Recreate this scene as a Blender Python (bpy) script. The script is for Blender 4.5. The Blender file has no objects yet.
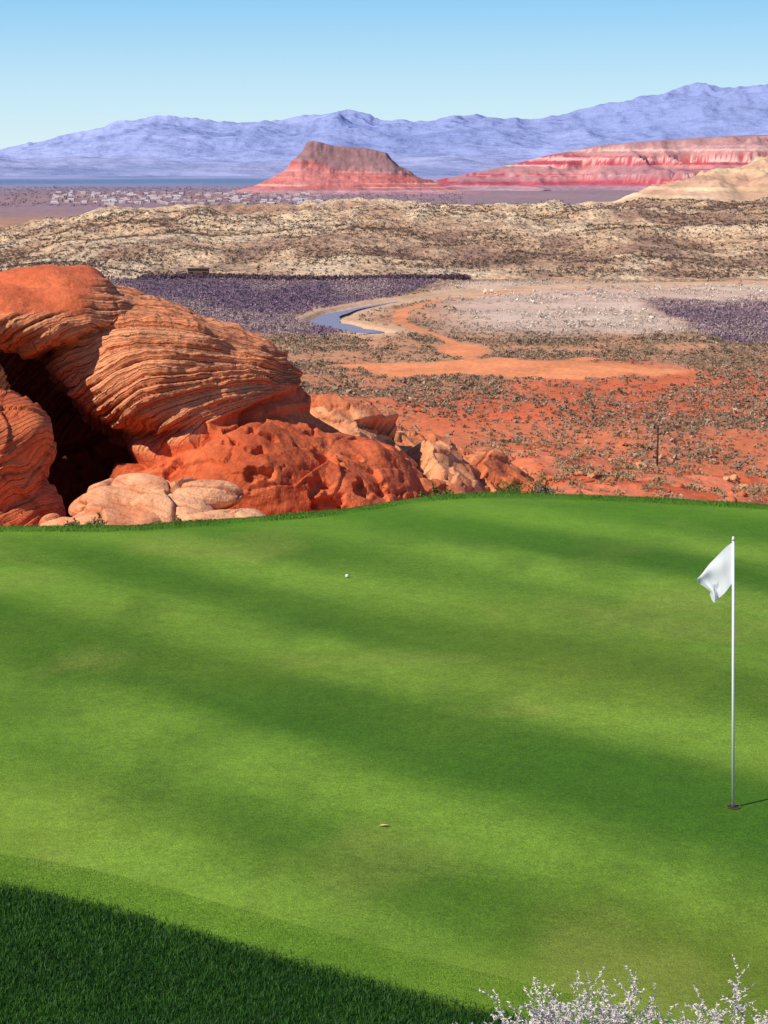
import bpy, math, random, bmesh
import numpy as np
from mathutils import Vector, Matrix, Euler
random.seed(4); rng=np.random.default_rng(7)
scene=bpy.context.scene
CAM_Z=5.0

# ------------------------------------------------------------ noise helpers
def _h(ix,iy,iz,seed):
    a=(ix.astype(np.int64)*374761393+iy.astype(np.int64)*668265263+iz.astype(np.int64)*2147483647+seed*974634777)&0xFFFFFFFF
    a=((a^(a>>13))*1274126177)&0xFFFFFFFF
    a=((a^(a>>16))*2246822519)&0xFFFFFFFF
    a=a^(a>>15)
    return (a&0xFFFFFF)/float(0xFFFFFF)
def vn3(x,y,z,seed=0):
    x,y,z=np.broadcast_arrays(np.asarray(x,float),np.asarray(y,float),np.asarray(z,float))
    ix,iy,iz=np.floor(x),np.floor(y),np.floor(z)
    fx,fy,fz=x-ix,y-iy,z-iz
    fx=fx*fx*(3-2*fx);fy=fy*fy*(3-2*fy);fz=fz*fz*(3-2*fz)
    r=0
    for dx in (0,1):
        for dy in (0,1):
            for dz in (0,1):
                w=(fx if dx else 1-fx)*(fy if dy else 1-fy)*(fz if dz else 1-fz)
                r=r+w*_h(ix+dx,iy+dy,iz+dz,seed)
    return r
def vn2(x,y,seed=0):
    x,y=np.broadcast_arrays(np.asarray(x,float),np.asarray(y,float))
    ix,iy=np.floor(x),np.floor(y); z=np.zeros_like(ix)
    fx,fy=x-ix,y-iy
    fx=fx*fx*(3-2*fx);fy=fy*fy*(3-2*fy)
    return ((1-fx)*(1-fy)*_h(ix,iy,z,seed)+fx*(1-fy)*_h(ix+1,iy,z,seed)
            +(1-fx)*fy*_h(ix,iy+1,z,seed)+fx*fy*_h(ix+1,iy+1,z,seed))
def fbm2(x,y,oct=4,seed=0):
    r=0;a=.5;t=0
    for o in range(oct):
        r=r+a*vn2(x*2**o+o*17.3,y*2**o+o*9.1,seed+o);t+=a;a*=.5
    return r/t
def fbm3(x,y,z,oct=4,seed=0):
    r=0;a=.5;t=0
    for o in range(oct):
        r=r+a*vn3(x*2**o+o*17.3,y*2**o+o*9.1,z*2**o+o*5.7,seed+o);t+=a;a*=.5
    return r/t
def ridged(x,y,oct=4,seed=0):
    r=0;a=.5;t=0
    for o in range(oct):
        r=r+a*(1-np.abs(2*vn2(x*2**o+o*13.7,y*2**o+o*7.7,seed+o)-1));t+=a;a*=.5
    return r/t
def blocks(x,y,z,seed=0,tilt=.5):
    """angular broken-block relief: every voronoi cell is a tilted plane"""
    ix,iy,iz=np.floor(x),np.floor(y),np.floor(z)
    best=np.full(np.shape(x),1e9);sec=best.copy();val=np.zeros(np.shape(x))
    for dx in (-1,0,1):
        for dy in (-1,0,1):
            for dz in (-1,0,1):
                cx,cy,cz=ix+dx,iy+dy,iz+dz
                px=cx+_h(cx,cy,cz,seed);py=cy+_h(cx,cy,cz,seed+1);pz=cz+_h(cx,cy,cz,seed+2)
                d=np.sqrt((x-px)**2+(y-py)**2+(z-pz)**2)
                v=_h(cx,cy,cz,seed+3)-.5+tilt*((x-px)*(_h(cx,cy,cz,seed+4)-.5)+(z-pz)*(_h(cx,cy,cz,seed+5)-.5)*1.4+(y-py)*(_h(cx,cy,cz,seed+6)-.5))*2
                m=d<best
                sec=np.where(m,best,np.minimum(sec,d));val=np.where(m,v,val);best=np.where(m,d,best)
    return val,sec-best
def sst(a,b,x):
    t=np.clip((x-a)/(b-a),0,1); return t*t*(3-2*t)
def srgb(r,g,b):
    c=np.array([r,g,b])/255.
    return np.where(c<=.04045,c/12.92,((c+.055)/1.055)**2.4)
def mixc(a,b,t):
    t=np.asarray(t)[...,None]; return a*(1-t)+b*t
def smooth_tab(X,Y,a,b,n=361,k=13):
    tx=np.linspace(a,b,n);ty=np.interp(tx,X,Y);w=np.hanning(k);ty=np.convolve(np.pad(ty,k//2,'edge'),w/w.sum(),'valid')
    return tx,ty

# ------------------------------------------------------------ mesh helpers
def np_mesh(name,V,F,mat,cols=None,smooth=True):
    V=np.asarray(V,np.float32).reshape(-1,3);F=np.asarray(F,np.int32)
    me=bpy.data.meshes.new(name)
    me.vertices.add(len(V));me.vertices.foreach_set('co',V.ravel())
    k=F.shape[1]
    me.loops.add(F.size);me.loops.foreach_set('vertex_index',F.ravel())
    me.polygons.add(len(F));me.polygons.foreach_set('loop_start',np.arange(0,F.size,k,dtype=np.int32))
    me.update(calc_edges=True)
    me.polygons.foreach_set('use_smooth',np.full(len(F),smooth))
    if cols is not None: set_cols(me,cols)
    me.materials.append(mat)
    ob=bpy.data.objects.new(name,me)
    scene.collection.objects.link(ob)
    return ob
def set_cols(me,cols):
    c=np.ones((len(me.vertices),4),np.float32);c[:,:3]=np.clip(np.asarray(cols).reshape(-1,3),0,1)
    at=me.color_attributes.new('Col','FLOAT_COLOR','POINT');at.data.foreach_set('color',c.ravel())
def set_float(me,nm,v):
    at=me.attributes.new(nm,'FLOAT','POINT');at.data.foreach_set('value',np.asarray(v,np.float32).ravel())
def grid_faces(nr,nc):
    i=np.arange(nr*nc).reshape(nr,nc)
    return np.stack([i[:-1,:-1],i[:-1,1:],i[1:,1:],i[1:,:-1]],-1).reshape(-1,4)
def empty(name,loc=(0,0,0)):
    e=bpy.data.objects.new(name,None);e.location=loc;scene.collection.objects.link(e);return e

# ------------------------------------------------------------ materials
C=srgb
def mat_vcol(name,layers=((1.0,.3),),bump=((2.0,.5,.1),),rough=.92,spec=.15,col=None,strata=False):
    m=bpy.data.materials.new(name);m.use_nodes=True;nt=m.node_tree;N=nt.nodes;L=nt.links
    bs=N['Principled BSDF'];bs.inputs['Roughness'].default_value=rough
    bs.inputs['Specular IOR Level'].default_value=spec
    tc=N.new('ShaderNodeTexCoord')
    if col is None:
        a=N.new('ShaderNodeAttribute');a.attribute_name='Col';cur=a.outputs['Color']
    else:
        a=N.new('ShaderNodeRGB');a.outputs[0].default_value=(*col,1);cur=a.outputs[0]
    for sc,amt in layers:
        n=N.new('ShaderNodeTexNoise');n.inputs['Scale'].default_value=sc;n.inputs['Detail'].default_value=5
        n.inputs['Roughness'].default_value=.6
        L.new(tc.outputs['Object'],n.inputs['Vector'])
        mr=N.new('ShaderNodeMapRange');mr.inputs['From Min'].default_value=.3;mr.inputs['From Max'].default_value=.7
        mr.inputs['To Min'].default_value=1-amt;mr.inputs['To Max'].default_value=1+amt
        L.new(n.outputs['Fac'],mr.inputs['Value'])
        v=N.new('ShaderNodeVectorMath');v.operation='SCALE'
        L.new(cur,v.inputs[0]);L.new(mr.outputs[0],v.inputs['Scale']);cur=v.outputs[0]
    nrm=None
    if strata:
        # thin bedding laminae carried by the 'strata' coordinate of the mesh
        at=N.new('ShaderNodeAttribute');at.attribute_name='strata'
        am=N.new('ShaderNodeAttribute');am.attribute_name='smask'
        nz=N.new('ShaderNodeTexNoise');nz.inputs['Scale'].default_value=3.5;nz.inputs['Detail'].default_value=5;nz.inputs['Roughness'].default_value=.7
        L.new(tc.outputs['Object'],nz.inputs['Vector'])
        def M(op,a_,b_=None):
            q=N.new('ShaderNodeMath');q.operation=op
            for i,vv in enumerate((a_,b_)):
                if vv is None: continue
                if isinstance(vv,(int,float)): q.inputs[i].default_value=vv
                else: L.new(vv,q.inputs[i])
            return q.outputs[0]
        for mul,dist,gapd in ((1.7,1.3,.36),(4.3,1.8,.16)):
            s_=M('ADD',M('MULTIPLY',at.outputs['Fac'],mul),M('MULTIPLY',nz.outputs['Fac'],dist))
            f=M('FRACT',s_)
            r=N.new('ShaderNodeValToRGB');L.new(f,r.inputs[0])
            e=r.color_ramp.elements;e[0].position=0;e[0].color=(0,0,0,1);e[1].position=.18;e[1].color=(1,1,1,1)
            q=e.new(.90);q.color=(.8,.8,.8,1);q=e.new(1.0);q.color=(0,0,0,1)
            b=N.new('ShaderNodeBump');b.inputs['Distance'].default_value=.045 if mul<3 else .016
            L.new(M('MULTIPLY',am.outputs['Fac'],.85),b.inputs['Strength']);L.new(r.outputs[0],b.inputs['Height'])
            if nrm:L.new(nrm,b.inputs['Normal'])
            nrm=b.outputs[0]
            inv=M('MULTIPLY',M('MULTIPLY',M('SUBTRACT',1.0,r.outputs[0]),gapd),am.outputs['Fac'])
            v=N.new('ShaderNodeMix');v.data_type='RGBA';L.new(inv,v.inputs[0]);L.new(cur,v.inputs[6]);v.inputs[7].default_value=(*C(118,48,26),1);cur=v.outputs[2]  # crevice shade painted into the colour between laminae
    L.new(cur,bs.inputs['Base Color'])
    for sc,st,di in bump:
        n=N.new('ShaderNodeTexNoise');n.inputs['Scale'].default_value=sc;n.inputs['Detail'].default_value=6
        L.new(tc.outputs['Object'],n.inputs['Vector'])
        b=N.new('ShaderNodeBump');b.inputs['Strength'].default_value=st;b.inputs['Distance'].default_value=di
        L.new(n.outputs['Fac'],b.inputs['Height'])
        if nrm: L.new(nrm,b.inputs['Normal'])
        nrm=b.outputs[0]
    if nrm: L.new(nrm,bs.inputs['Normal'])
    return m
def mat_plain(name,c,rough=.6,spec=.3,nz=6.,amt=.08):
    return mat_vcol(name,((nz,amt),),(),rough,spec,c)

M_ground=mat_vcol('desert_soil',((.6,.2),(.05,.18),(3,.15)),((1.5,.5,.3),(9,.5,.05)))
M_green=mat_vcol('turf',((70,.38),(22,.18),(5,.10),(1.1,.07)),((90,.7,.012),(16,.25,.012)),rough=.85,spec=.08)
M_hill=mat_vcol('hill_rock',((.12,.24),(.5,.3)),((.1,.9,8),(.35,.8,3)))
M_far=mat_vcol('far_rock',((.02,.14),(.006,.1),(.08,.12)),((.02,.7,14),))
M_mtn=mat_vcol('mountain_rock',((.0012,.07),),((.0016,.8,260),))
M_rock=mat_vcol('sandstone',((1.2,.14),(7,.15),(30,.16)),((4,.4,.06),(14,.8,.03),(45,.8,.013)),rough=.9,strata=True)
M_leaf=mat_vcol('scrub_foliage',((.7,.2),),(),rough=.9)
M_blade=mat_vcol('grass_blades',((3,.15),),(),rough=.6,spec=.3)
M_twig=mat_vcol('dry_twigs',((20,.15),),(),rough=.8)

# ------------------------------------------------------------ terrain functions
eX=[-14,-8,-5.4,-3.6,-.8,.65,1.7,3.8,5.7,9,16]
eY=[27,27.2,27.5,27.5,28.7,30.1,30.45,30.0,29.3,28.5,27]
_tx,_ty=smooth_tab(eX,eY,-18,18)
def yE(x): return np.interp(x,_tx,_ty)
rX=[-8,-4.5,-2.7,-1.95,-1.21,-.535,.1,.58,.86,2.2,6]
rY=[14.4,13.95,13.42,13.05,12.51,12.06,11.62,11.32,11.13,10.3,9.0]
_rx,_ry=smooth_tab(rX,rY,-9,7,321,31)
def yR(x): return np.interp(x,_rx,_ry)
def green_z(x,y):
    d=np.maximum(y-yE(x),0)
    z=-.27*d*d-np.maximum(d-1.1,0)*1.2
    z=z+.10*(vn2(x*.16+3,y*.13+1,5)-.5)*sst(12,15,y)*(1-sst(26,28,y))
    z=z+.16*np.maximum(11.2-y,0)
    z=z-1.2*np.maximum(np.abs(x)-15.2,0)-1.0*np.maximum(9.3-y,0)
    return z
def ground_z(x,y):
    x=np.asarray(x,float);y=np.asarray(y,float)
    e=y-yE(x)
    near=np.interp(y,[-70,0,4,8,9.5,10.5,20],[4.2,3.3,2.4,.5,0,-.3,-.4])
    back=np.interp(e,[-5,0,1.2,3,8,20,33,52,90,270,310],[-.4,-.35,-.5,-.95,-2.2,-3.7,-4.3,-9,-17,-54,-55])
    z=np.where(y<20,near,back)
    mid=sst(38,54,y)*(1-sst(66,100,y))
    z=z+mid*(.65*sst(2,4.5,x)-.14*np.clip(x-5,0,12))+mid*1.0*(fbm2(x*.3,y*.3,4,11)-.5)
    wild=sst(1.5,5,e)
    z=z+wild*.4*(fbm2(x*.8,y*.8,4,3)-.5)
    z=z+np.where(y<9,.15*(fbm2(x*1.5,y*1.5,3,8)-.5),0)
    val=sst(300,420,y)
    z=z+val*(2.4*(fbm2(x*.02,y*.02,4,21)-.5)+.7*(fbm2(x*.12,y*.12,3,22)-.5))*(1-.8*riv_mask(x,y,26))
    z=z-val*1.6*riv_mask(x,y,9)*(1-.6*sst(830,900,y))
    return z
riv=np.array([[60,560],[30,690],[-4,733],[-15,758],[-25,792],[-18,842],[.5,894],[21,933],[47,979],[89,1010],[180,1035],[300,1040]],float)
trk=np.array([[35,600],[24,640],[26,665],[17,717],[6,777],[7.6,842],[25,906],[66,975],[150,1000]],float)
def dist_poly(x,y,P,ay=1.):
    d=np.full(np.shape(x),1e9)
    for a,b in zip(P[:-1],P[1:]):
        ab=b-a;t=np.clip(((x-a[0])*ab[0]+(y-a[1])*ab[1])/(ab@ab),0,1)
        d=np.minimum(d,np.hypot(x-a[0]-t*ab[0],(y-a[1]-t*ab[1])*ay))
    return d
def riv_mask(x,y,w): return 1-sst(w*.6,w,dist_poly(x,y,riv[2:]))

def zones(x,y):
    n=fbm2(x*.02,y*.012,4,31);n2=fbm2(x*.06,y*.03,3,32)
    wob=(n-.5)*60
    clear=1-sst(.85,1.1,np.hypot((x-36-(n2-.5)*14)/56,(y-597-(n2-.5)*40)/24))
    clear=np.maximum(clear,(1-sst(1.6,3.6,dist_poly(x,y,trk)+(n2-.5)*2))*sst(580,600,y)*.85)
    clear=np.maximum(clear,(1-sst(.7,1.1,np.hypot((x-26)/9,(y-655)/26))))
    tamL=sst(690,720,y+wob)*(1-sst(1055,1075,y))*(1-sst(-24,-10,x-.18*(y-800)*(y>800)+(n2-.5)*10))
    tamR=sst(104,128,x+wob*.9)*sst(665,700,y+wob*.5)*(1-sst(870,930,y+wob*1.5))
    pale=sst(700,760,y+wob)*(1-tamL)*(1-tamR)*sst(10,50,x)*(1-sst(1020,1070,y))
    return clear,tamL,tamR,pale,n,n2
def ground_col(x,y):
    clear,tL,tR,pale,n,n2=zones(x,y)
    red=mixc(C(210,116,74),C(190,114,80),sst(.35,.65,n2))
    grey=mixc(C(190,144,108),C(166,130,102),sst(.3,.7,n2))
    c=mixc(red,grey,np.clip(sst(520,680,y+(n-.5)*260),0,1)*.8)
    hot=sst(.5,.62,fbm2(x*.018+5,y*.02,3,77))*(1-sst(520,700,y))
    c=mixc(c,C(210,96,56)[None],hot*.7)
    c=mixc(c,mixc(C(222,196,172),C(190,160,138),n2),pale*.9)
    c=mixc(c,C(204,164,142)[None],pale*sst(.5,.62,fbm2(x*.01,y*.03,3,78))*.6)
    c=mixc(c,C(112,88,98)[None],np.maximum(tL,tR)*.9)
    bank=(1-sst(10,22,dist_poly(x,y,riv[2:],.7)+(n2-.5)*16))
    c=mixc(c,C(212,170,132)[None],bank*.8*(y>700))
    c=mixc(c,C(230,142,92)[None],clear)
    rim=1-sst(300,380,y)
    c=mixc(c,mixc(C(218,122,84),C(198,94,56),sst(.3,.7,fbm2(x*.4,y*.4,3,9))),rim)
    c=mixc(c,C(150,125,95)[None],1-sst(8,12,y))
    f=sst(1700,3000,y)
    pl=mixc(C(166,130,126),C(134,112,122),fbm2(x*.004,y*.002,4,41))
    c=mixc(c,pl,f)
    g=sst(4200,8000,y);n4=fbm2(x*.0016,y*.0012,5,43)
    c=mixc(c,mixc(C(124,134,170),C(166,160,190),sst(.35,.65,n4)),g)  # blue-lavender distance haze painted into the plain's colour
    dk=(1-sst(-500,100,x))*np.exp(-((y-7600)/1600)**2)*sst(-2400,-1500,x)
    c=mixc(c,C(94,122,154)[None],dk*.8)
    c=mixc(c,C(148,158,198)[None],sst(12000,19000,y))  # farthest plain blends to a painted haze blue
    return c

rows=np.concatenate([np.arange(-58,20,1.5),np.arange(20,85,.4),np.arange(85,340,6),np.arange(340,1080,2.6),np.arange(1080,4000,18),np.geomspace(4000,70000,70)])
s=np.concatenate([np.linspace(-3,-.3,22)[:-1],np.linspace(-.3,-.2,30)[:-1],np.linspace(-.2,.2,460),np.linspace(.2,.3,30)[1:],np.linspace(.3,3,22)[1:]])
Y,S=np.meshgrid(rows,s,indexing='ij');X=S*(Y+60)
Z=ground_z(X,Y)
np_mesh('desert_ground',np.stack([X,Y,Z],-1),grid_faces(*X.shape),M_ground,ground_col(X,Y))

# river water
P=riv[2:]
pts=[]
for a,b in zip(P[:-1],P[1:]):
    for t in np.linspace(0,1,8,endpoint=False): pts.append(a*(1-t)+b*t)
pts=np.array(pts);k=np.hanning(9);k/=k.sum()
pts=np.stack([np.convolve(np.pad(pts[:,i],4,'edge'),k,'valid') for i in (0,1)],1)
tan=np.gradient(pts,axis=0);tan/=np.linalg.norm(tan,axis=1)[:,None];nr=np.stack([-tan[:,1],tan[:,0]],1)
w=4.6*np.interp(pts[:,1],[730,760,800,850,900,1000],[1.3,1.6,1.2,.5,.22,.12])[:,None]
V=[]
for sgn in (-1,0,1):
    q=pts+nr*w*sgn*(1+.25*np.sin(np.arange(len(pts))*.9+sgn))[:,None];V.append(np.column_stack([q,np.full(len(q),-55.75)]))
V=np.stack(V,1)
mw=bpy.data.materials.new('river_water');mw.use_nodes=True
b=mw.node_tree.nodes['Principled BSDF'];b.inputs['Base Color'].default_value=(.27,.23,.29,1);b.inputs['Roughness'].default_value=.4;b.inputs['Specular IOR Level'].default_value=.3
nn=mw.node_tree.nodes.new('ShaderNodeTexNoise');nn.inputs['Scale'].default_value=.8
bb=mw.node_tree.nodes.new('ShaderNodeBump');bb.inputs['Strength'].default_value=.3
mw.node_tree.links.new(nn.outputs['Fac'],bb.inputs['Height']);mw.node_tree.links.new(bb.outputs[0],b.inputs['Normal'])
np_mesh('river',V,grid_faces(V.shape[0],3),mw)

# ------------------------------------------------------------ putting green
gx=np.linspace(-16,16,641);gy=np.concatenate([np.arange(9,16,.06),np.arange(16,32.5,.08)])
GY,GX=np.meshgrid(gy,gx,indexing='ij')
t=(GY-9)/(32.5-9)
GYw=9+t*(yE(GX)+1.5-9)
GZ=green_z(GX,GYw)
def green_col(x,y):
    u=(x*.72-y*.69);v=(x*.69+y*.72)
    v=v+1.2*(fbm2(u*.18,v*.18,3,50)-.5)
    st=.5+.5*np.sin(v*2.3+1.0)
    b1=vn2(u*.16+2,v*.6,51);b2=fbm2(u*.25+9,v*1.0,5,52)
    bright=C(122,152,50);dark=C(70,106,26);ol=C(128,136,48)  # bright and dark greens of the mowing bands, plus olive
    c=mixc(dark,bright,sst(.24,.76,.34*st+.33*b1+.33*b2))
    c=mixc(c,ol[None],sst(.3,.7,fbm2(x*.2+4,y*.2,4,53))*.65*(1-sst(16,25,y)))
    c=mixc(c,C(150,150,70)[None],sst(.56,.8,fbm2(x*.7+4,y*.5,5,58))*.3)
    c=mixc(c,C(68,100,28)[None],sst(.52,.8,fbm2(x*1.1+14,y*.6,5,49))*.4)
    c=mixc(c,C(96,138,34)[None],sst(25,29,y)*.55)
    fr=y-yR(x)
    col=1-sst(.35,.72,fr+.12*(vn2(x*6,y*6,55)-.5))
    c=mixc(c,C(96,132,34)[None],col*.55)
    ro=1-sst(-.08,.08,fr+.12*(vn2(x*9,y*9,56)-.5))
    c=mixc(c,C(32,64,15)[None],ro)  # rough turf coloured dark to stand in for shade on it
    eb=sst(-.6,.3,y-yE(x)+.5*(vn2(x*3,y*4,57)-.5))
    c=mixc(c,C(70,108,25)[None],eb*.8)
    return c
np_mesh('golf_green',np.stack([GX,GYw,GZ],-1),grid_faces(*GX.shape),M_green,green_col(GX,GYw))

def blades(name,x,y,zf,h,wd,colfn,lean=.5):
    n=len(x);z=zf(x,y);a=rng.uniform(0,2*np.pi,n);l=rng.uniform(.1,lean,n);b=rng.uniform(0,2*np.pi,n)
    dx,dy=np.cos(a)*wd,np.sin(a)*wd;lx,ly=np.cos(b)*l*h,np.sin(b)*l*h
    B=np.stack([x,y,z-.004],1);D=np.stack([dx,dy,0*dx],1)
    Mm=B+np.stack([lx*.35,ly*.35,h*.6],1);T=B+np.stack([lx,ly,h],1)
    V=np.stack([B-D,B+D,Mm+D*.7,Mm-D*.7,T],1).reshape(-1,3)
    o=np.arange(n)[:,None]*5
    F=np.concatenate([o+[0,1,2],o+[0,2,3],o+[3,2,4]])
    cc=colfn(x,y);f=rng.uniform(.6,1.5,n)[:,None];cc=cc*f
    cc=np.repeat(cc[:,None,:],5,1).reshape(-1,3)
    return np_mesh(name,V,F,M_blade,cc,False)
n=200000
x=rng.uniform(-4.2,2.5,n);y=rng.uniform(10,14.2,n);k=(y<yR(x)+.05*rng.standard_normal(n));x,y=x[k],y[k]
blades('rough_grass',x,y,green_z,rng.uniform(.018,.048,len(x)),.0028,lambda x,y:mixc(C(28,66,14),C(54,94,22),fbm2(x*1.6,y*1.6,3,59)),.8)  # dark blade colour, with the shade on the rough painted in
n=90000
x=rng.uniform(-4.2,4,n);y=yR(x)+rng.uniform(-.05,.6,n)
blades('collar_grass',x,y,green_z,rng.uniform(.006,.013,n),.002,lambda x,y:np.tile(C(92,132,34),(len(x),1)),.8)
n=60000
x=rng.uniform(-8,9,n);y=yE(x)+rng.uniform(-.3,1.2,n)
blades('fringe_grass',x,y,green_z,rng.uniform(.008,.035,n)*(.4+1.2*vn2(x*2.2,y,48)),.004,lambda x,y:np.tile(C(76,114,28),(len(x),1)))

# ------------------------------------------------------------ sandstone rocks
def blob_rock(name,ells,voxel,disp,colfn,smooth=6,warp=.45,sub=5,sfn=None):
    bm=bmesh.new()
    for (c,r,rot) in ells:
        M=Matrix.Translation(c)@Euler([math.radians(a) for a in rot]).to_matrix().to_4x4()@Matrix.Diagonal((*r,1))
        bmesh.ops.create_icosphere(bm,subdivisions=sub,radius=1,matrix=M)
    me=bpy.data.meshes.new(name);bm.to_mesh(me);bm.free()
    ob=bpy.data.objects.new(name,me);scene.collection.objects.link(ob)
    V=np.empty(len(me.vertices)*3,np.float32);me.vertices.foreach_get('co',V);V=V.reshape(-1,3)
    V0=V.copy()
    for ax in range(3):
        V[:,ax]+=warp*(fbm3(V0[:,0]*.9,V0[:,1]*.9,V0[:,2]*.9,2,60+ax)-.5)*min(1,ells[0][1][0])
    me.vertices.foreach_set('co',V.ravel())
    m=ob.modifiers.new('r','REMESH');m.mode='VOXEL';m.voxel_size=voxel
    if smooth:
        m=ob.modifiers.new('s','SMOOTH');m.iterations=smooth;m.factor=.5
    dg=bpy.context.evaluated_depsgraph_get();ev=ob.evaluated_get(dg)
    nm=bpy.data.meshes.new_from_object(ev);ob.modifiers.clear();ob.data=nm
    V=np.empty(len(nm.vertices)*3,np.float32);nm.vertices.foreach_get('co',V);V=V.reshape(-1,3).astype(float)
    Nn=np.empty(len(nm.vertices)*3,np.float32);nm.vertex_normals.foreach_get('vector',Nn);Nn=Nn.reshape(-1,3)
    d=disp(V,Nn);cc=colfn(V,Nn,d)
    if sfn:
        sv,sm=sfn(V);set_float(nm,'strata',sv);set_float(nm,'smask',sm)
    V2=V+Nn*d[:,None]
    nm.vertices.foreach_set('co',V2.astype(np.float32).ravel())
    nm.polygons.foreach_set('use_smooth',np.ones(len(nm.polygons),bool))
    set_cols(nm,cc);nm.materials.clear();nm.materials.append(M_rock);nm.update()
    return ob
def saw(s,sharp=.12,p=.5):
    f=s-np.floor(s)
    return np.where(f<1-sharp,(f/(1-sharp))**p,(1-f)/sharp)
def under(V):
    x=V[:,0]; return .86+.33*(x+1.6)+.10*np.sin(x*1.9)+.22*(fbm3(x*1.3,V[:,1]*1.3,0*x,3,69)-.5)
def strata_s(V):
    x,y,z=V[:,0],V[:,1],V[:,2]
    wx=x+.3*(fbm3(x*.6,y*.6,z*.6,2,70)-.5)
    dx=-1.0-wx;dz=z-.85+.12*(y-38)
    th=np.degrees(np.arctan2(dz,np.maximum(dx,.25)))
    r=np.hypot(dx,dz)
    return (th+r*r*.7+8*(fbm3(x*.5,y*.5,z*.5,2,71)-.5)+1.4*(fbm3(x*2.2,y*2.2,z*2.2,3,68)-.5)),r
def upper_mask(V):
    x,z=V[:,0],V[:,2]
    cap=sst(2.30,2.42,z+.25*(fbm3(x,V[:,1],z,2,72)-.5))*(1-sst(-5.6,-5.2,x))
    return sst(-.06,.06,z-under(V)),cap
PER=2.6
def dispA(V,Nn):
    s,r=strata_s(V);up,cap=upper_mask(V)
    x,y,z=V.T
    q=s/PER;L=np.floor(q);amp=.02+.14*_h(L,L*0,L*0,3)**1.8
    patch=sst(.25,.65,fbm3(x*1.1,y*1.1,z*1.4,3,73))
    brk=.35+1.3*fbm3(x*4.5+L*3.1,y*4.5,z*4.5,3,63)          # broken, chipped lips
    led=saw(q,.14,.3)*amp*(.25+.9*patch)*brk
    led=led+.08*(fbm3(L*.37,x*.6,y*.6,1,67)-.5)
    pk=fbm3(x*1.1,y*1.1,z*1.3,4,74)
    bv,bd=blocks(x*.7+.4*z,y*.6,z*1.0-.4*x,200,.7)
    pock=-.15*sst(.60,.72,fbm3(x*2.6,y*2.6,z*3.4,3,76))
    body=.26*(pk-.5)+pock+.13*bv+.06*(fbm3(x*4,y*4,z*4,3,62)-.5)
    capd=.14*(fbm3(x*1.0,y*1.0,z*1.6,4,75)-.5)+.05
    hor=-.24*np.exp(-((z-under(V)+.12)/.09)**2)*(1-sst(-2.0,-1.4,x))
    d=led*up*(1-cap)+body*(1-up)+capd*cap*up+hor
    return d+.03*(fbm3(x*8,y*8,z*8,3,77)-.5)
def colA(V,Nn,d):
    s,r=strata_s(V);up,cap=upper_mask(V);x,y,z=V.T
    q=s/PER;L=np.floor(q);f=q-L
    a=mixc(C(228,136,88),C(238,160,112),_h(L,L*0,L*0,9)*.8)
    a=mixc(a,C(242,174,126)[None],sst(.45,.8,f)*.4)
    a=mixc(a,C(166,72,42)[None],(sst(.86,.93,f)+(1-sst(.0,.07,f)))*.5)  # bed edges darkened: crevice shade painted into the colour
    b=mixc(C(218,110,66),C(194,88,50),sst(.35,.65,fbm3(x*1.5,y*1.5,z*1.5,4,78)))
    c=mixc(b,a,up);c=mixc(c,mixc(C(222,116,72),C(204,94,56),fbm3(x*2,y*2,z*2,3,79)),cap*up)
    # deep shade painted into the rock colour inside the hollow
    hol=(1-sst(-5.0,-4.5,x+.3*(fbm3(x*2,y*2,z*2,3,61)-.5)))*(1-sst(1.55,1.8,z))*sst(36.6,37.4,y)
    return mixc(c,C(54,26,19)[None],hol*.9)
def sA(V):
    s,r=strata_s(V);up,cap=upper_mask(V)
    return s/PER,up*(1-.9*cap)+.18*(1-up)
ells=[((-4.05,38.7,.95),(2.62,2.9,1.33),(0,17,0)),
      ((-3.9,38.9,.30),(1.35,2.3,1.1),(0,0,0)),
      ((-7.2,39.0,2.22),(2.9,3.6,.66),(0,4,0)),
      ((-6.4,38.6,2.55),(1.30,1.6,.48),(0,6,0)),
      ((-11.4,37.6,.6),(3.0,3.2,2.4),(0,0,0)),  # out-of-view rock mass added to block sun from the hollow
      ((-3.40,37.9,-1.2),(1.75,2.9,1.45),(0,0,0)),
      ((-2.3,37.6,-.80),(2.2,2.9,1.35),(0,26,0)),
      ((-.65,37.9,-1.30),(2.05,2.6,1.10),(0,32,0)),
      ((.45,38.2,-2.15),(1.35,1.8,.9),(0,26,0)),
      ((-6.4,43.0,-.6),(3.4,1.4,2.9),(0,0,0))]
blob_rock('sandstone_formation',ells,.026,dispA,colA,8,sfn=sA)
def qC(V):
    x,y,z=V.T
    return (z*.8-x*.65+.25*y+.6*(fbm3(x,y,z,3,81)-.5))*6.0
def dispC(V,Nn):
    x,y,z=V.T;q=qC(V)
    bv,bd=blocks(x*.9,y*.9,z*.9,230,.7)
    return .08*saw(q,.2,.4)*(.3+fbm3(x*4,y*4,z*4,3,82))*sst(.3,.6,fbm3(x,y,z,2,46))+.20*(fbm3(x*1.0,y*1.0,z*1.0,4,83)-.5)+.10*bv
def colC(V,Nn,d):
    x,y,z=V.T
    return mixc(C(222,118,72),C(196,92,54),sst(.3,.7,fbm3(x*2,y*2,z*4,4,84)))
blob_rock('sandstone_boulder',[((-6.65,33.3,-.05),(1.05,1.3,1.30),(0,30,0)),((-6.6,33.2,-1.0),(1.25,1.4,.9),(0,0,0)),((-8.2,33.6,.1),(1.6,1.6,1.4),(0,0,0))],.028,dispC,colC,3,sfn=lambda V:(qC(V),.8+0*V[:,0]))
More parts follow.
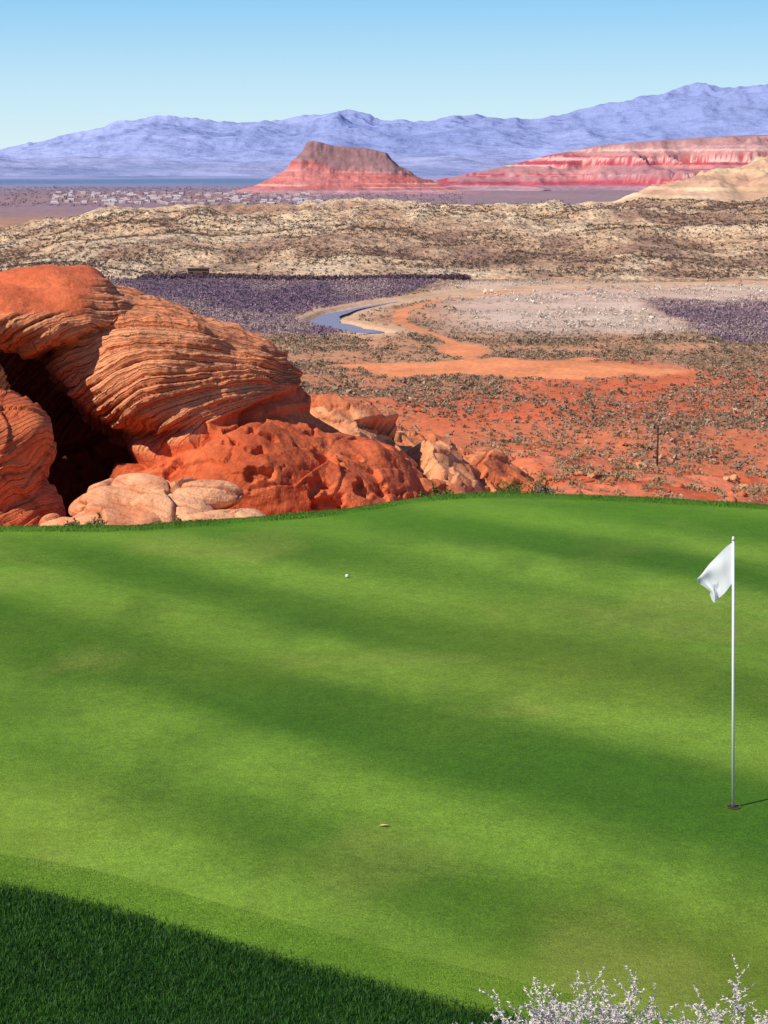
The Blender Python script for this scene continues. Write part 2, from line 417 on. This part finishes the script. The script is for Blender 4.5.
def dispD(V,Nn):
    x,y,z=V.T
    bv,bd=blocks(x*1.2,y*1.2,z*1.6,240,.6)
    return .10*(fbm3(x*1.1,y*1.1,z*1.6,4,85)-.5)+.09*bv-.05*(1-sst(.0,.10,bd))+.03*(fbm3(x*6,y*6,z*6,3,45)-.5)
def colD(V,Nn,d):
    x,y,z=V.T
    bv,bd=blocks(x*1.2,y*1.2,z*1.6,240,.6)
    c=mixc(C(236,170,124),C(220,136,92),sst(.35,.7,fbm3(x*2,y*2,z*2,4,87)))
    return mixc(c,C(160,84,52)[None],(1-sst(.0,.08,bd))*.6)
D=[((-4.4,31.5,-.72),(.95,.75,.34),(0,-10,10)),((-3.35,31.9,-.50),(.72,.6,.34),(8,8,0)),((-2.5,31.7,-.74),(.85,.6,.30),(0,14,20)),
   ((-3.7,30.9,-1.0),(.80,.5,.26),(0,0,0)),((-1.75,31.6,-.94),(.80,.55,.24),(0,12,0)),((-4.3,32.6,-.44),(.9,.6,.32),(0,-12,0)),
   ((-1.0,31.9,-1.06),(.65,.5,.20),(0,10,0)),((-2.9,32.6,-.38),(.7,.6,.28),(0,8,0)),((-5.0,31.2,-.86),(.55,.5,.26),(0,-6,0)),((-5.2,31.9,-.9),(.5,.5,.3),(0,0,0))]
for i in range(0,len(D),2):
    blob_rock('pale_sandstone_slab',[(Vector(a),b_,c_) for a,b_,c_ in D[i:i+2]],.022,dispD,colD,1,.5,sfn=lambda V:(V[:,2]*7+V[:,0]*1.5,.35+0*V[:,0]))
def dispE(V,Nn):
    x,y,z=V.T
    u=x*.9-z*.45;v=z*.9+x*.45
    bv,bd=blocks(u*.5,y*.55,v*1.0,250,.8);b2,bd2=blocks(u*1.6,y*1.5,v*2.4,260,.7)
    return .42*bv+.12*b2-.08*(1-sst(0,.05,bd))+.10*(fbm3(x*2.5,y*2.5,z*2.5,4,93)-.5)
def colE(V,Nn,d):
    x,y,z=V.T
    c=mixc(C(234,160,112),C(216,128,82),sst(.35,.65,fbm3(x*.9,y*.9,z*1.8,4,94)))
    return mixc(c,C(204,102,62)[None],sst(.46,.6,fbm3(x*.6+3,y*.6,z*.9,4,97))*.7)
sE=lambda V:((V[:,2]*.9+V[:,0]*.45-.1*V[:,1])*4,.6+0*V[:,0])
E=[((-.6,48.5,-1.9),(2.2,2.2,.8),(0,24,0)),((1.0,50,-2.6),(2.5,2.4,.75),(0,24,0)),((2.7,51,-3.35),(2.0,2.4,.75),(0,26,0)),
   ((.6,47.5,-3.0),(2.0,1.6,.8),(0,24,0)),((2.0,48.5,-3.7),(1.8,1.6,.7),(0,20,0)),((3.9,52,-4.1),(1.5,2,.6),(0,20,0)),
   ((5.3,55,-4.5),(1.5,1.3,.45),(0,12,0)),((3.2,46.5,-4.1),(1.3,1,.4),(0,12,0))]
blob_rock('sandstone_ledge',E,.04,dispE,colE,1,.7,sfn=sE)
rr=random.Random(3)
el_=[]
for i in range(90):
    x=rr.uniform(-.5,13);y=rr.uniform(43,66);r=rr.uniform(.06,.28)*(1 if x<6 else .8)
    zz=float(ground_z(x,y))
    el_.append((Vector((x,y,zz+r*.1)),(r*rr.uniform(1,2.2),r,r*rr.uniform(.4,.8)),(rr.uniform(-20,20),rr.uniform(-20,20),rr.uniform(0,180))))
blob_rock('loose_rocks',el_,.05,lambda V,Nn:.12*blocks(V[:,0]*3,V[:,1]*3,V[:,2]*3,270,.7)[0],lambda V,Nn,d:colE(V,Nn,d)*.88,0,.3,3)

# ------------------------------------------------------------ scrub scatter
def scatter(name,x,y,z,r,h,cols,ntri=24,mat=None,zb=.0,ts=.38):
    n=len(x)
    th=rng.uniform(0,2*np.pi,(n,ntri));ph=np.arccos(rng.uniform(0,1,(n,ntri)));rad=rng.uniform(.45,1,(n,ntri))
    cx=x[:,None]+np.cos(th)*np.sin(ph)*rad*r[:,None]
    cy=y[:,None]+np.sin(th)*np.sin(ph)*rad*r[:,None]
    cz=z[:,None]+(np.cos(ph)*rad*.85+.1+zb)*h[:,None]
    Cn=np.stack([cx,cy,cz],-1)
    sz=(ts*r)[:,None,None,None]
    off=rng.uniform(-1,1,(n,ntri,3,3))*sz
    V=(Cn[:,:,None,:]+off).reshape(-1,3)
    F=np.arange(len(V)).reshape(-1,3)
    cc=cols[:,None,:]*rng.uniform(.7,1.3,(n,ntri,1))
    cc=np.repeat(cc.reshape(-1,3),3,0)
    return np_mesh(name,V,F,mat or M_leaf,cc,False)
def samp(n,y0,y1,sw=.22):
    y=np.sqrt(rng.uniform(y0*y0,y1*y1,n));x=rng.uniform(-sw,sw,n)*(y+20);return x,y
x,y=samp(42000,330,700)
xb,yb=samp(18000,700,1060)
x=np.concatenate([x,xb]);y=np.concatenate([y,yb])
clear,tL,tR,pale,n_,n2_=zones(x,y)
rv=riv_mask(x,y,14)
keep=(clear<.3)&(tL<.5)&(tR<.5)&(rv<.2)&(rng.uniform(0,1,len(x))<(.14+.86*sst(.28,.68,n2_)))
x1,y1=x[keep],y[keep];p1=pale[keep]
r=np.exp(rng.normal(-.42,.35,len(x1)));r=r*np.where(y1>680,1.2,1.0)
cs=mixc(C(146,126,102),C(172,142,118),rng.uniform(0,1,len(x1)))
cs=mixc(cs,C(104,98,72)[None],(rng.uniform(0,1,len(x1))<.3)*.8)
cs=mixc(cs,C(216,198,180)[None],p1*.8)
scatter('desert_scrub',x1,y1,ground_z(x1,y1),r,r*.7,cs,12,ts=.5)
x,y=samp(60000,680,1078)
clear,tL,tR,pale,n_,n2_=zones(x,y)
keep=(clear<.3)&(np.maximum(tL,tR)>.4)&(riv_mask(x,y,13)<.3)&(rng.uniform(0,1,len(x))<.25+.8*fbm2(x*.03,y*.012,3,98))
x1,y1=x[keep][:16000],y[keep][:16000]
r=rng.uniform(.8,1.8,len(x1))
cs=mixc(C(142,118,132),C(112,92,106),rng.uniform(0,1,len(x1)))
cs=mixc(cs,C(190,162,150)[None],sst(.48,.66,fbm2(x1*.02,y1*.008,3,99))*.55)
scatter('riverside_thicket',x1,y1,ground_z(x1,y1),r,r*.9,cs,12)
n=1500
x=rng.uniform(-130,45,n);y=1066+rng.uniform(-8,10,n)+3*np.sin(x*.05)
r=rng.uniform(1.2,2.4,n)
scatter('riverbank_trees',x,y,ground_z(x,y),r,r*1.3,mixc(C(92,70,80),C(120,94,98),rng.uniform(0,1,n)),20)
n=460
x=rng.uniform(2,14,n);y=rng.uniform(44,67,n);r=rng.uniform(.08,.30,n)
scatter('rim_scrub',x,y,ground_z(x,y),r,r*.9,mixc(C(140,128,92),C(174,142,108),rng.uniform(0,1,n)),60,ts=.22)

# ------------------------------------------------------------ hills behind the river
hx=np.linspace(-520,560,680);hy=np.arange(1062,1900,2.8)
HY,HX=np.meshgrid(hy,hx,indexing='ij')
HXw=HX*(HY/1300)
def hill_z(x,y):
    sx=x/y
    crest=np.interp(sx,[-.30,-.192,-.162,-.132,-.06,.0,.09,.192,.3],[3,3,11,20,24,25.5,27,30,31])
    up=sst(1066,1560,y+(fbm2(x*.008,0*y,3,101)-.5)*170)
    z=crest*(up**.75)
    g=ridged(x*.011,y*.009,5,102)
    z=z*(.60+.55*g)
    z=z+up*6.5*(ridged(x*.026,y*.02,4,108)-.52)
    z=z+up*3.6*(ridged(x*.07,y*.05,3,103)-.5)
    z=z+5*sst(1066,1100,y)*sst(.45,.75,fbm2(x*.012,y*.012,3,104))
    z=z*(1-sst(1700,1890,y)*.95)
    return -56.5+z+1.5*sst(1062,1075,y)
HZ=hill_z(HXw,HY)
g=.5*ridged(HXw*.011,HY*.009,5,102)+.5*ridged(HXw*.026,HY*.02,4,108)
hc=mixc(C(220,182,142),C(188,148,116),sst(.3,.7,fbm2(HXw*.02,HY*.012,4,105)))
hc=mixc(hc,C(144,108,90)[None],(1-sst(.42,.6,g))*.7)
hc=mixc(hc,C(150,114,96)[None],sst(.5,.66,fbm2(HXw*.035+5,HY*.02,4,106))*.6)
hc=mixc(hc,C(234,206,168)[None],sst(.64,.78,g)*.55)
np_mesh('desert_hills',np.stack([HXw,HY,HZ],-1),grid_faces(*HX.shape),M_hill,hc)
x,y=samp(42000,1075,1640,.21)
keep=rng.uniform(0,1,len(x))<.22+1.1*sst(.38,.65,fbm2(x*.02,y*.02,3,107))
x,y=x[keep],y[keep];r=rng.uniform(.5,1.5,len(x))
scatter('hillside_scrub',x,y,hill_z(x,y),r,r*.8,mixc(C(118,96,80),C(92,76,66),rng.uniform(0,1,len(x))),9,ts=.5)

# ------------------------------------------------------------ butte
bx=np.linspace(-420,330,430);by=np.linspace(4150,4900,300)
BY,BX=np.meshgrid(by,bx,indexing='ij')
n=fbm2(BX*.012,BY*.012,4,111)
qx=np.maximum(np.abs(BX+82)-86,0);qy=np.maximum(np.abs(BY-4500)-80,0)
d0=np.hypot(np.where(BX<-82,qx*.98,qx*.74),qy*.8)
d=d0+sst(2,40,d0)*((ridged(BX*.016,BY*.016,4,112)-.5)*40+(n-.5)*12)+(ridged(BX*.05,BY*.05,2,119)-.5)*5*(d0>0)
top=106-(BX+165)*.075+3*(vn2(BX*.03,BY*.03,113)-.5)-6*sst(30,90,BX+82)+7*np.exp(-((BX+150)/25)**2)
hh=np.interp(d,[-20,0,9,16,50,85,130,190],[1,1,.84,.76,.44,.26,.10,-.02])
BZ=-56+hh*top
zr=BZ+56
bc=mixc(C(200,122,114),C(184,98,90),sst(.3,.7,n))  # butte colours have distance haze blended in
st=vn2(zr*.28,BX*.004,114)
bc=mixc(bc,C(224,176,156)[None],sst(.6,.8,st)*.65)
bc=mixc(bc,C(184,72,74)[None],sst(.6,.8,vn2(zr*.2+7,BX*.003,115))*.7)
bc=mixc(bc,mixc(C(160,122,116),C(130,104,108),n),sst(46,64,zr+22*(vn2(BX*.02,BY*.02,116)-.5)+(BX+95)*.12)*.9)
bc=mixc(bc,C(174,138,148)[None],(1-sst(2,18,zr))*.7)
np_mesh('butte_hill',np.stack([BX,BY,BZ],-1),grid_faces(*BX.shape),M_far,bc)

mx=np.linspace(60,2600,640);my=np.linspace(4750,6900,260)
MY,MX=np.meshgrid(my,mx,indexing='ij')
mp=(MX/MY)*5600
cr=np.interp(mp,[100,170,325,440,600,880,1080,1500],[0,18,56,84,114,134,142,144])
n=fbm2(MX*.004,MY*.004,4,121)
up=sst(4850,5550,MY+(ridged(MX*.004,MY*.004,4,122)-.5)*520)
hz=cr*np.interp(up,[0,.25,.3,.55,.6,.9,.94,1],[0,.20,.32,.5,.66,.86,.97,1])
hz=hz+3*(n-.5)*up+10*(ridged(MX*.012,MY*.008,3,125)-.5)*up*(1-up)*4
zr=hz
mc=mixc(C(196,136,128),C(174,122,124),sst(.3,.7,n))  # ridge colours have distance haze blended in
st=vn2(zr*.14,MX*.0008,123)
mc=mixc(mc,C(184,64,78)[None],sst(.50,.66,st)*.9)
mc=mixc(mc,C(230,196,180)[None],sst(.58,.72,vn2(zr*.2+9,MX*.0008,124))*.75)
mc=mixc(mc,mixc(C(174,132,126),C(146,116,120),n),sst(94,120,zr)*.8)
mc=mixc(mc,C(162,134,144)[None],(1-sst(3,20,zr))*.6)
np_mesh('red_mesa_ridge',np.stack([MX,MY,-56+hz],-1),grid_faces(*MX.shape),M_far,mc)

px_=np.linspace(230,1000,360);py_=np.linspace(2450,3300,240)
PY,PX=np.meshgrid(py_,px_,indexing='ij')
pp=PX/PY*2800
cr=np.interp(pp,[230,316,372,442,498,538,650,900],[-2,8,30,48,60,70,78,80])
up=sst(2480,2820,PY+(fbm2(PX*.008,PY*0,3,131)-.5)*200)*(1-.6*sst(2950,3300,PY))
pz=cr*up*(.50+.7*ridged(PX*.014,PY*.010,5,132))
pc=mixc(C(232,202,160),C(208,168,130),sst(.3,.7,fbm2(PX*.012,PY*.01,4,133)))
pc=mixc(pc,C(186,140,116)[None],sst(.5,.68,vn2(pz*.2,PX*.004,134))*.65)
np_mesh('badlands_hill',np.stack([PX,PY,-56.5+pz],-1),grid_faces(*PX.shape),M_far,pc)

def fan(name,y0,y1,nyy,s0,s1,nx,hfn,cfn,mat):
    yy=np.linspace(y0,y1,nyy);ss=np.linspace(s0,s1,nx);YY,SS=np.meshgrid(yy,ss,indexing='ij');XX=SS*YY
    zz=hfn(XX,YY,SS);np_mesh(name,np.stack([XX,YY,zz],-1),grid_faces(nyy,nx),mat,cfn(XX,YY,SS,zz))
def fh(x,y,s):
    up=sst(11000,13500,y);cr=60+95*fbm2(s*9,y*0,3,141)+np.interp(s,[-.2,0,.1,.2],[10,0,20,60])
    return -58+cr*up*(.5+.7*ridged(x*.0011,y*.0009,5,142))*(1-.9*sst(14500,16000,y))
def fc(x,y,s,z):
    return mixc(C(132,140,178),C(160,162,196),sst(.3,.7,fbm2(x*.0012,y*.001,4,143)))  # foothill colour carries painted distance haze
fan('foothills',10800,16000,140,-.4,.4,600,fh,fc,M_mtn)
pxs=np.array([-300,-100,0,60,130,200,240,290,340,400,470,530,600,640,690,730,768,860,1000])
pys=np.array([150,156,155,143,128,122,128,122,114,120,120,122,118,109,100,93,90,92,100])
def mh(x,y,s):
    cr=np.interp(s,(pxs-384)/2000.,(165-pys)*12.5+60)+70*(fbm2(s*45,0*y,3,155)-.5)
    up=np.clip((y-18500)/7000,0,1)**.8*(1-.5*sst(26000,30000,y))
    g=ridged(x*.00035,y*.00028,6,151)
    return -60+cr*up*(.22+.82*g+.38*up*.62)+220*(ridged(x*.0011,y*.0011,4,152)-.6)*up
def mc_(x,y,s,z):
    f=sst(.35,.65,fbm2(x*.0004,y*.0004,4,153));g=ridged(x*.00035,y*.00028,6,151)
    c=mixc(C(122,134,180),C(158,166,206),.5*f+.5*sst(.4,.75,g))  # pale blue-violet: distance haze painted into the mountain colour
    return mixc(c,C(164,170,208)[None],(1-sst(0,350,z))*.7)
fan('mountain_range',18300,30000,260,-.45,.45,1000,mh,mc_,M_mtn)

# ------------------------------------------------------------ small buildings
def box(name,c,sz,mat,parent=None,rz=0):
    x,y,z=[v/2 for v in sz]
    V=[(-x,-y,-z),(x,-y,-z),(x,y,-z),(-x,y,-z),(-x,-y,z),(x,-y,z),(x,y,z),(-x,y,z)]
    F=[(0,3,2,1),(4,5,6,7),(0,1,5,4),(1,2,6,5),(2,3,7,6),(3,0,4,7)]
    me=bpy.data.meshes.new(name);me.from_pydata(V,[],F);me.materials.append(mat)
    o=bpy.data.objects.new(name,me);o.location=c;o.rotation_euler=(0,0,rz);scene.collection.objects.link(o)
    if parent:o.parent=parent
    return o
M_ad=mat_plain('adobe',tuple(C(120,88,66)),.9);M_dk=mat_plain('dark_opening',(.02,.015,.012),.9);M_rf=mat_plain('roof_boards',tuple(C(96,70,58)),.9)
h=empty('adobe_house',(-100,1084,float(hill_z(np.array(-100.),np.array(1080.)))))
box('walls',(0,0,2.2),(11,7,5.4),M_ad,h);box('roof',(0,0,5.1),(12,8,.4),M_rf,h)
for i,xx in enumerate((-3.6,0,3.4)): box('window_%d'%i if i!=1 else 'door',(xx,-3.55,2.6 if i!=1 else 1.5),(1.8,.12,1.7 if i!=1 else 2.7),M_dk,h)
V=[];F=[];cc=[]
for i in range(360):
    yy=rng.uniform(3050,4500);xx=yy*rng.uniform(-.165,-.03)
    w,d_,hh_=rng.uniform(5,13),rng.uniform(8,12),rng.uniform(2.2,4.0);z=-55.5
    o=len(V)
    V+=[(xx-w/2,yy-d_/2,z),(xx+w/2,yy-d_/2,z),(xx+w/2,yy+d_/2,z),(xx-w/2,yy+d_/2,z),(xx-w/2,yy-d_/2,z+hh_),(xx+w/2,yy-d_/2,z+hh_),(xx+w/2,yy+d_/2,z+hh_),(xx-w/2,yy+d_/2,z+hh_),(xx-w/2,yy,z+hh_+1.2),(xx+w/2,yy,z+hh_+1.2)]
    F+=[(o,o+1,o+5,o+4),(o+1,o+2,o+6,o+5),(o+2,o+3,o+7,o+6),(o+3,o,o+4,o+7),(o+4,o+5,o+9,o+8),(o+6,o+7,o+8,o+9)]
    c=[C(200,178,172),C(176,150,148),C(158,126,124),C(208,194,194)][rng.integers(4)]
    cc+=[c]*8+[c*.8]*2
np_mesh('town_houses',V,F,M_leaf,np.array(cc),False)
x=rng.uniform(0,1,2600);y=rng.uniform(2950,5600,2600);x=y*(-.22+.26*x);r=rng.uniform(2,5,2600)
scatter('town_trees',x,y,np.full(2600,-55.),r,r*.7,mixc(C(122,104,112),C(150,124,128),rng.uniform(0,1,2600)),10)

up_=empty('utility_pole',(53,384,float(ground_z(53.,384.))))
M_wd=mat_plain('weathered_wood',tuple(C(74,50,40)),.9)
def cyl(name,r1,r2,h,mat,parent,loc=(0,0,0),rot=(0,0,0),n=20):
    bm=bmesh.new();bmesh.ops.create_cone(bm,cap_ends=True,segments=n,radius1=r1,radius2=r2,depth=h,matrix=Matrix.Translation((0,0,h/2)))
    me=bpy.data.meshes.new(name);bm.to_mesh(me);bm.free();me.materials.append(mat)
    for p in me.polygons:p.use_smooth=True
    o=bpy.data.objects.new(name,me);o.location=loc;o.rotation_euler=rot;o.parent=parent;scene.collection.objects.link(o);return o
cyl('post',.22,.16,10,M_wd,up_)
box('crossarm',(0,-.2,9.4),(1.8,.14,.16),M_wd,up_)
for i in (-1,0,1): cyl('insulator_%d'%(i+2),.07,.05,.25,M_wd,up_,(i*.75,-.2,9.48))

# ------------------------------------------------------------ flagstick
bxp,byp=2.736,15.05;bz=float(green_z(bxp,byp))
fs=empty('golf_flagstick',(bxp,byp,bz))
M_w=mat_plain('white_paint',(.84,.84,.84),.35,.5,amt=.03)
lean=math.atan2(-.062,2.13)
pr=(0,lean,0)
cyl('pole',.0115,.0095,2.13,M_w,fs,(0,0,0),pr)
cyl('finial',.013,.007,.03,M_w,fs,(-.062,0,2.128),pr)
M_hole_disc=mat_plain('cup_dark_disc',(.03,.03,.02),.9);M_soil=mat_plain('cup_soil_rim',tuple(C(120,96,58)),.95)
def disc(name,r0,r1,z,mat,parent):
    a=np.linspace(0,2*np.pi,40,endpoint=False);V=[]
    for r in (r0,r1):V+=[(r*math.cos(t),r*math.sin(t),z) for t in a]
    F=[(i,(i+1)%40,40+(i+1)%40,40+i) for i in range(40)]
    me=bpy.data.meshes.new(name);me.from_pydata(V,[],F);me.materials.append(mat)
    o=bpy.data.objects.new(name,me);o.parent=parent;scene.collection.objects.link(o)
disc('cup_rim',.050,.058,.008,M_soil,fs);disc('cup_hole_disc',.012,.051,.006,M_hole_disc,fs)  # flat dark disc stands in for the shaded hole
nu,nv=44,36
V=np.zeros((nv,nu,3))
for j in range(nv):
    for i in range(nu):
        u=i/(nu-1);v=j/(nv-1)
        xx=-.062-.275*u*(1-.08*u)+.13*v*u*u
        zt=2.115-.31*u**1.12
        zb=1.79-.02*u-.145*math.sin(min(1,u*1.05)*math.pi*.72)
        zz=zt*(1-v)+zb*v
        yy=.55*(-.062-xx)+.03*math.sin(u*12+v*3)*u**.5*(.4+.6*v)+.02*math.sin(v*10+u*5)*u
        V[j,i]=(xx+.015*math.sin(v*8+u*3)*u,yy,zz)
mf=bpy.data.materials.new('flag_cloth');mf.use_nodes=True;nt=mf.node_tree
bs=nt.nodes['Principled BSDF'];bs.inputs['Roughness'].default_value=.8
a=nt.nodes.new('ShaderNodeAttribute');a.attribute_name='Col';nt.links.new(a.outputs['Color'],bs.inputs['Base Color'])
tr=nt.nodes.new('ShaderNodeBsdfTranslucent');nt.links.new(a.outputs['Color'],tr.inputs['Color'])
mx_=nt.nodes.new('ShaderNodeMixShader');mx_.inputs[0].default_value=.3
nt.links.new(bs.outputs[0],mx_.inputs[1]);nt.links.new(tr.outputs[0],mx_.inputs[2]);nt.links.new(mx_.outputs[0],nt.nodes['Material Output'].inputs['Surface'])
U_,V_=np.meshgrid(np.linspace(0,1,nu),np.linspace(0,1,nv))
ink=((np.abs(V_-.66-.03*np.sin(U_*30))<.05)&(U_>.40)&(U_<.68))*.45
cf=mixc(np.array([.86,.86,.86]),C(90,105,130)[None,None],ink)
fl=np_mesh('flag_cloth',V,grid_faces(nv,nu),mf,cf);fl.parent=fs

ballx,bally=-.453,24.0
bm=bmesh.new();bmesh.ops.create_icosphere(bm,subdivisions=5,radius=.0215)
pts_=[];ga=math.pi*(3-5**.5)
for i in range(330):
    zz=1-2*(i+.5)/330;rr_=math.sqrt(1-zz*zz);pts_.append((rr_*math.cos(ga*i),rr_*math.sin(ga*i),zz))
pts_=np.array(pts_)
for v in bm.verts:
    nn_=np.array(v.co.normalized());dm=np.max(pts_@nn_)
    ang=math.acos(min(1,dm));v.co*=1-.025*max(0,1-(ang/.085)**2)
me=bpy.data.meshes.new('golf_ball');bm.to_mesh(me);bm.free();me.materials.append(M_w)
for p in me.polygons:p.use_smooth=True
o=bpy.data.objects.new('golf_ball',me);o.location=(ballx,bally,float(green_z(ballx,bally))+.021);scene.collection.objects.link(o)
M_fl=mat_plain('dry_leaf',tuple(C(214,190,110)),.7)
V=[(-.04,0,.006),(-.015,.014,.014),(.02,.012,.012),(.045,0,.008),(.02,-.012,.015),(-.015,-.012,.01),(0,0,.006)]
lf=np_mesh('fallen_leaf',V,[(0,6,1),(1,6,2),(2,6,3),(3,6,4),(4,6,5),(5,6,0)],M_fl);lf.location=(0,14.6,float(green_z(0.,14.6))+.003)

# ------------------------------------------------------------ twiggy shrubs
def twig_shrub(name,base,h,spread,nst,col,colL,leaf=.01,seed=1,thick=.003,droop=.3,nleaf=5):
    r=random.Random(seed);V=[];F=[];cc=[]
    def seg(p,q,a,b,c):
        d=(q-p)
        if d.length<1e-6:return
        d.normalize();n1=d.orthogonal().normalized();n2=d.cross(n1);o=len(V)
        for pt,rad in((p,a),(q,b)):
            for k in range(3):
                an=k*2.094;V.append(tuple(pt+n1*rad*math.cos(an)+n2*rad*math.sin(an)));cc.append(c*r.uniform(.85,1.15))
        for k in range(3):
            k2=(k+1)%3;F.append((o+k,o+k2,o+3+k2));F.append((o+k,o+3+k2,o+3+k))
    def grow(p,d,L,rad,depth):
        n=6
        for i in range(n):
            d=(d+Vector((r.gauss(0,.14),r.gauss(0,.14),r.gauss(0,.1)-droop*.05*(3-depth)))).normalized()
            q=p+d*(L/n);seg(p,q,rad,rad*.85,col);rad*=.85
            if depth<=1 or i>2:
                for _ in range(nleaf):
                    c=p.lerp(q,r.random());v=Vector((r.gauss(0,1),r.gauss(0,1),r.gauss(.3,1))).normalized()
                    w=v.orthogonal().normalized()*leaf*.3;t=c+v*leaf*r.uniform(.6,1.6);o=len(V)
                    V.extend([tuple(c-w),tuple(c+w),tuple(t)]);F.append((o,o+1,o+2));k=colL*r.uniform(.6,1.15);cc.extend([k,k,k])
            p=q
            if depth>0 and i>=1:
                for _ in range(2 if depth>1 else 1):
                    s_=Vector((r.gauss(0,.6),r.gauss(0,.6),r.gauss(.25,.4)))
                    grow(p,(d+s_).normalized(),L*r.uniform(.3,.5),rad*.7,depth-1)
    for i in range(nst):
        a=r.uniform(0,2*math.pi);t=r.uniform(0,1)**.6*spread
        grow(Vector((math.cos(a)*.04,math.sin(a)*.04,0)),Vector((math.cos(a)*t,math.sin(a)*t,1)).normalized(),h*r.uniform(.7,1.05),thick,2)
    ob=np_mesh(name,V,F,M_twig,np.array(cc),False);ob.location=base;return ob
sc1,sc2=C(190,178,166),C(216,206,196)
twig_shrub('silver_sagebrush',(.80,8.0,.84),.52,.6,24,sc1,sc2,.011,5,.0030,nleaf=5)
twig_shrub('silver_sagebrush',(.33,7.9,1.02),.38,.12,2,sc1,sc2,.010,8,.0026,nleaf=3)
twig_shrub('silver_sagebrush',(1.08,7.9,.84),.52,.6,24,sc1,sc2,.011,12,.0030,nleaf=5)
twig_shrub('silver_sagebrush',(1.34,7.9,.85),.52,.5,22,sc1,sc2,.011,15,.0030,nleaf=5)
def gz(x,y): return float(ground_z(x,y))
for i,(x,y,hh_,c1) in enumerate([(-4.55,30.2,.42,C(150,140,84)),(-2.95,30.4,.40,C(150,140,84)),(-3.3,30.2,.25,C(170,150,90)),(.9,31.6,.35,C(130,120,60)),(2.55,34.5,.75,C(110,120,60)),(2.95,34.6,.6,C(150,150,130))]):
    twig_shrub('dry_bush',(x,y,gz(x,y)-.02),hh_,.9,14,c1*.7,c1,.03,20+i,.004,nleaf=3)
twig_shrub('dry_bush',(-5.5,37.4,2.35),.22,.9,9,C(140,110,60),C(150,130,76),.025,40,.004,nleaf=2)

# ------------------------------------------------------------ light
el=math.radians(42);az=math.atan2(-.85,-.53)
sd=Vector((math.sin(az)*math.cos(el),math.cos(az)*math.cos(el),math.sin(el)))
L=bpy.data.lights.new('sun','SUN');L.energy=5.0;L.angle=math.radians(.5);L.color=(1,.95,.86)
lo=bpy.data.objects.new('sun',L);lo.rotation_euler=sd.to_track_quat('Z','Y').to_euler();scene.collection.objects.link(lo)
w=bpy.data.worlds.new('World');scene.world=w;w.use_nodes=True;nt=w.node_tree
sk=nt.nodes.new('ShaderNodeTexSky');sk.sky_type='NISHITA';sk.sun_disc=False;sk.sun_elevation=el;sk.sun_rotation=az%(2*math.pi)
sk.altitude=900;sk.air_density=1.0;sk.dust_density=.2;sk.ozone_density=2.0
tc=nt.nodes.new('ShaderNodeTexCoord');sx=nt.nodes.new('ShaderNodeSeparateXYZ');nt.links.new(tc.outputs['Generated'],sx.inputs[0])
cr_=nt.nodes.new('ShaderNodeValToRGB');nt.links.new(sx.outputs['Z'],cr_.inputs[0])
e=cr_.color_ramp.elements
e[0].position=0;e[0].color=(*(C(226,244,252)),1)
e[1].position=1;e[1].color=(.05,.12,.36,1)
for p_,c_ in ((.03,C(200,236,253)),(.09,C(128,200,248)),(.25,C(78,134,204))):
    q=cr_.color_ramp.elements.new(p_);q.color=(*c_,1)
sc_=nt.nodes.new('ShaderNodeVectorMath');sc_.operation='SCALE';sc_.inputs['Scale'].default_value=10.0
nt.links.new(cr_.outputs[0],sc_.inputs[0])
mxn=nt.nodes.new('ShaderNodeMix');mxn.data_type='RGBA';mxn.inputs[0].default_value=.88
nt.links.new(sk.outputs[0],mxn.inputs[6]);nt.links.new(sc_.outputs[0],mxn.inputs[7])
bg=nt.nodes['Background'];bg.inputs['Strength'].default_value=.1;nt.links.new(mxn.outputs[2],bg.inputs['Color'])
scene.view_settings.view_transform='Standard';scene.view_settings.look='None';scene.view_settings.exposure=0

cam=bpy.data.cameras.new('camera');co=bpy.data.objects.new('camera',cam);scene.collection.objects.link(co)
co.location=(0,0,CAM_Z);co.rotation_euler=(math.radians(90-9.84),0,0)
cam.sensor_fit='VERTICAL';cam.sensor_height=36;cam.lens=36*2000/1024;cam.clip_end=120000;cam.clip_start=.1
scene.camera=co
